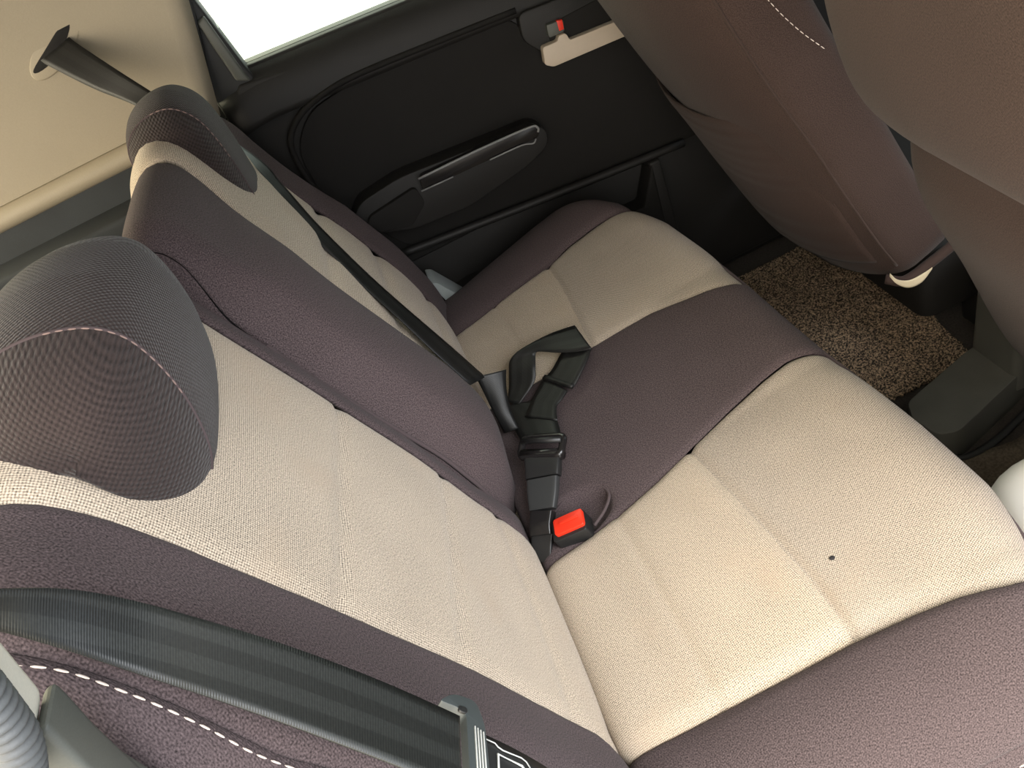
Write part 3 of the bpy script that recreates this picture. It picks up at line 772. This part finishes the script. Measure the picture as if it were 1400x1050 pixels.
# white bag of unknown kind, given a tall made-up form to catch light
G = []
for i in range(25):
    t = i / 24; z = .004 + .262 * math.sin(t * math.pi / 2); k = (1 - t ** 5) ** .4 if t < 1 else 0; r = []
    for j in range(40):
        a = 2 * math.pi * j / 40
        cx, cy = math.copysign(abs(math.cos(a)) ** .6, math.cos(a)), math.copysign(abs(math.sin(a)) ** .6, math.sin(a))
        w = 1 + .03 * math.sin(3 * a + 4 * t)
        r.append(Vector((.655 + (.105 + .006 * math.sin(t * 3)) * k * w * cx, -.410 + .140 * k * w * cy, z + .006 * math.sin(2 * a) * t)))
    G.append(r)
shape = grid('white_shape', G, M['white'], None, closed_v=True); fix_normals(shape)
tag(shape, 'bright white shape of unknown kind standing in the near footwell beyond the cushion corner', 'shape')

# ------------------------------------------------------------------ front seats
def seat_back(root, prof_rear, yA, yB, thick, mat, zlo, zhi, bow=.03, n=3.2, ns=40, nring=44, taper=None, name='back_shell', endr=.05):
    """closed padded backrest: superellipse sections swept along the rear profile"""
    P = Path(prof_rear, 8); G = []
    yc, hw = (yA + yB) / 2, (yB - yA) / 2
    for i in range(ns + 1):
        s = P.L * i / ns; p = P.at(s); t = P.tan(s); nv = Vector((t.y, -t.x))   # toward the front of the car
        if nv.x < 0: nv = -nv
        k = 1.0
        e = min(s, P.L - s) / endr
        if e < 1: k = (1 - (1 - e) ** 2) ** .5 if e > 0 else .02
        w = hw * (taper(p.y) if taper else 1); r = []
        th = thick * (.35 + .65 * k)
        for q in range(nring):
            a = 2 * math.pi * q / nring
            cy = math.copysign(abs(math.cos(a)) ** (2 / n), math.cos(a)); cx = math.copysign(abs(math.sin(a)) ** (2 / n), math.sin(a))
            y = yc + w * (.82 + .18 * k) * cy
            d = th / 2 + th / 2 * cx
            d -= bow * (1 - cy * cy) * (1 if cx < 0 else .0)
            r.append(Vector((p.x + nv.x * d, y, p.y + nv.y * d)))
        G.append(r)
    o = grid(name, G, mat, root, closed_v=True)
    cap_ends(o, len(G), len(G[0]))
    return o, G
ps = thing('front_seat', 'reclined brown front passenger seat at the far side, seen from behind', 'car seat', (.85, .32, 0))
PP = [(.738, .232), (.722, .268), (.690, .335), (.640, .455), (.600, .555), (.556, .655), (.520, .747), (.494, .819), (.470, .90), (.45, .98)]
psb, psg = seat_back(ps, PP, .098, .545, .135, M['front'], 0, 0, bow=.045, n=4.5, endr=.022)
# lower rear cover with its lip, a fold across the seat back
CPp = Path(PP, 8); G = []
for i in range(40):
    z = lerp(.285, .610, i / 39); s = min((abs(p.y - z), k) for k, p in enumerate(CPp.p))[1]; p = CPp.p[s]; r = []
    for j in range(36):
        v = j / 35; y = lerp(.122, .530, v); cy = 2 * v - 1
        top = clamp((z - .58) / .03)
        d = .047 * (1 - abs(cy) ** 2.2) + .010 * (1 - abs(cy) ** 6) - .006 * top ** 2
        r.append(Vector((p.x - d * .92, y, p.y - d * .38 + .02 * (1 - v) * (z - .285) / .325)))
    G.append(r)
grid('back_cover', G, M['front'], ps, thick=.008, flip=True)
stitches('stitching', [(.640, .092, .700), (.612, .0935, .735), (.585, .0945, .775), (.555, .0945, .83), (.535, .0945, .88)], M['thread'], ps, dash=.007, gap=.003, r=.0006)
tube('seam_piping', [psg[i][25] for i in range(2, 36, 2)], .0022, M['front'], ps, sub=3)
# hem strip at the bottom of the near side, with a torn pale tag hanging from its corner
tube('hem', [(.722, .116, .252), (.745, .098, .246), (.79, .096, .258), (.850, .098, .276)], .009, M['front'], ps)
tgv = [Vector(v) for v in ((.714, .092, .280), (.724, .088, .262), (.744, .086, .247), (.768, .086, .246), (.786, .086, .256))]
tgw = [.006, .008, .014, .016, .003]
G = [[p + Vector((.25, .1, .9)).normalized() * w * (k / 4 - .5) for k in range(5)] for p, w in zip(catmull(tgv, 5), [q.x for q in catmull([(w, 0) for w in tgw], 5)])]
grid('torn_tag', G, M['leaf'], ps, thick=.0012)
slab('seat_base', rounded([(.80, .125), (1.25, .125), (1.25, .54), (.80, .54)], .03), .10, .25, M['door_cloth'], ps, .02, axis='z')
box('seat_rail', (.92, .14, .0), (1.2, .18, .10), M['black'], ps, .006)
box('seat_rail', (.92, .49, .0), (1.2, .53, .10), M['black'], ps, .006)
adopt(ps)

ds = thing('front_seat', 'brown front driver seat nearest the open door, cropped by the right edge, seen from behind', 'car seat', (.85, -.34, 0))
DU = [(.632, .668), (.602, .680), (.575, .705), (.555, .745), (.541, .80), (.533, .86), (.527, .95), (.524, 1.02), (.523, 1.06)]
seat_back(ds, DU, -.575, -.060, .12, M['front'], 0, 0, bow=.012, n=6, name='back_cushion')
DL = [(.815, .16), (.785, .20), (.750, .275), (.697, .41), (.648, .52), (.630, .585), (.627, .628), (.626, .650)]
seat_back(ds, DL, -.57, -.062, .10, M['front'], 0, 0, bow=.006, n=6, name='back_panel', endr=.02)
box('gap_shade', (.640, -.55, .60), (.70, -.085, .74), M['black'], ds, .01)  # black box added behind the gap to stand in for its shade
slab('seat_base', rounded([(.84, -.56), (1.3, -.56), (1.3, -.12), (.84, -.12)], .03), .10, .30, M['foam'], ds, .02, axis='z')
box('seat_rail', (.95, -.53, .0), (1.25, -.49, .10), M['black'], ds, .006)
box('seat_rail', (.95, -.17, .0), (1.25, -.13, .10), M['black'], ds, .006)
adopt(ds)

PL = {'insert_panel': 'beige woven fabric panel', 'plain_panel': 'plum brown fabric panel', 'stitching': 'pale stitched thread', 'red_button': 'red press button',
      'torn_tag': 'torn pale fabric tag', 'release_lever': 'cream door release lever', 'lock_mark': 'red lock mark', 'burn_spot': 'small dark burn spot', 'label_print': 'pale printed label outline', 'grip_rib': 'pale raised grip rib'}
for o in C.objects:
    b = o.name.split('.')[0]
    if o.parent and b in PL: o['label'] = PL[b]

# ------------------------------------------------------------------ light: open sky through the near door, windows and windscreen
w = bpy.data.worlds.new('sky'); SC.world = w; w.use_nodes = True
nt = w.node_tree; bg = nt.nodes['Background']
tc = N(nt, 'ShaderNodeTexCoord'); sx = N(nt, 'ShaderNodeSeparateXYZ'); nt.links.new(tc.outputs['Generated'], sx.inputs[0])
r1 = N(nt, 'ShaderNodeValToRGB'); e = r1.color_ramp.elements
e[0].position = 0.0; e[0].color = (3.4, 2.8, 2.0, 1); e[1].position = 1.0; e[1].color = (.32, .37, .44, 1)
em = r1.color_ramp.elements.new(.5); em.color = (1.0, .93, .83, 1)
nt.links.new(math_node(nt, 'ADD', math_node(nt, 'MULTIPLY', sx.outputs[0], .5), .5), r1.inputs[0])
r2 = N(nt, 'ShaderNodeValToRGB'); e = r2.color_ramp.elements
e[0].position = .30; e[0].color = (.5, .5, .5, 1); e[1].position = .55; e[1].color = (1, 1, 1, 1)
nt.links.new(math_node(nt, 'ADD', math_node(nt, 'MULTIPLY', sx.outputs[2], .5), .5), r2.inputs[0])
r3 = N(nt, 'ShaderNodeValToRGB'); e = r3.color_ramp.elements
e[0].position = .30; e[0].color = (.80, .85, .93, 1); e[1].position = .62; e[1].color = (.92, 1.05, .98, 1)
nt.links.new(math_node(nt, 'ADD', math_node(nt, 'MULTIPLY', sx.outputs[1], .5), .5), r3.inputs[0])
mx = N(nt, 'ShaderNodeMix', data_type='RGBA', blend_type='MULTIPLY'); mx.inputs['Factor'].default_value = 1
nt.links.new(r1.outputs[0], mx.inputs['A']); nt.links.new(r2.outputs[0], mx.inputs['B'])
mx2 = N(nt, 'ShaderNodeMix', data_type='RGBA', blend_type='MULTIPLY'); mx2.inputs['Factor'].default_value = 1
nt.links.new(mx.outputs['Result'], mx2.inputs['A']); nt.links.new(r3.outputs[0], mx2.inputs['B'])
nt.links.new(mx2.outputs['Result'], bg.inputs['Color']); bg.inputs['Strength'].default_value = 3.0
sun = bpy.data.lights.new('sun', 'SUN'); sun.energy = 3.2; sun.angle = math.radians(35); sun.color = (.95, .97, 1.0)
so = bpy.data.objects.new('sun', sun); C.objects.link(so)
so.rotation_euler = Vector((-.42, .65, -.60)).to_track_quat('-Z', 'Y').to_euler()

# ------------------------------------------------------------------ camera
cam = bpy.data.cameras.new('camera'); co = bpy.data.objects.new('camera', cam); C.objects.link(co)
cam.sensor_fit = 'HORIZONTAL'; cam.sensor_width = 36; cam.lens = 1071.3 / 1400 * 36; cam.clip_start = .01
yaw, pit, rol = .0101, .6963, -.47468
f = Vector((-math.sin(yaw) * math.cos(pit), math.cos(yaw) * math.cos(pit), -math.sin(pit)))
r = Vector((math.cos(yaw), math.sin(yaw), 0)); u = r.cross(f)
R2 = r * math.cos(rol) + u * math.sin(rol); U2 = -r * math.sin(rol) + u * math.cos(rol)
mw = Matrix((R2, U2, -f)).transposed().to_4x4(); mw.translation = (.095, -.8144, 1.1927)
co.matrix_world = mw
SC.camera = co
SC.view_settings.view_transform = 'Standard'; SC.view_settings.look = 'None'
SC.view_settings.exposure = 0.38; SC.view_settings.gamma = 1.0; SC.view_settings.use_curve_mapping = False
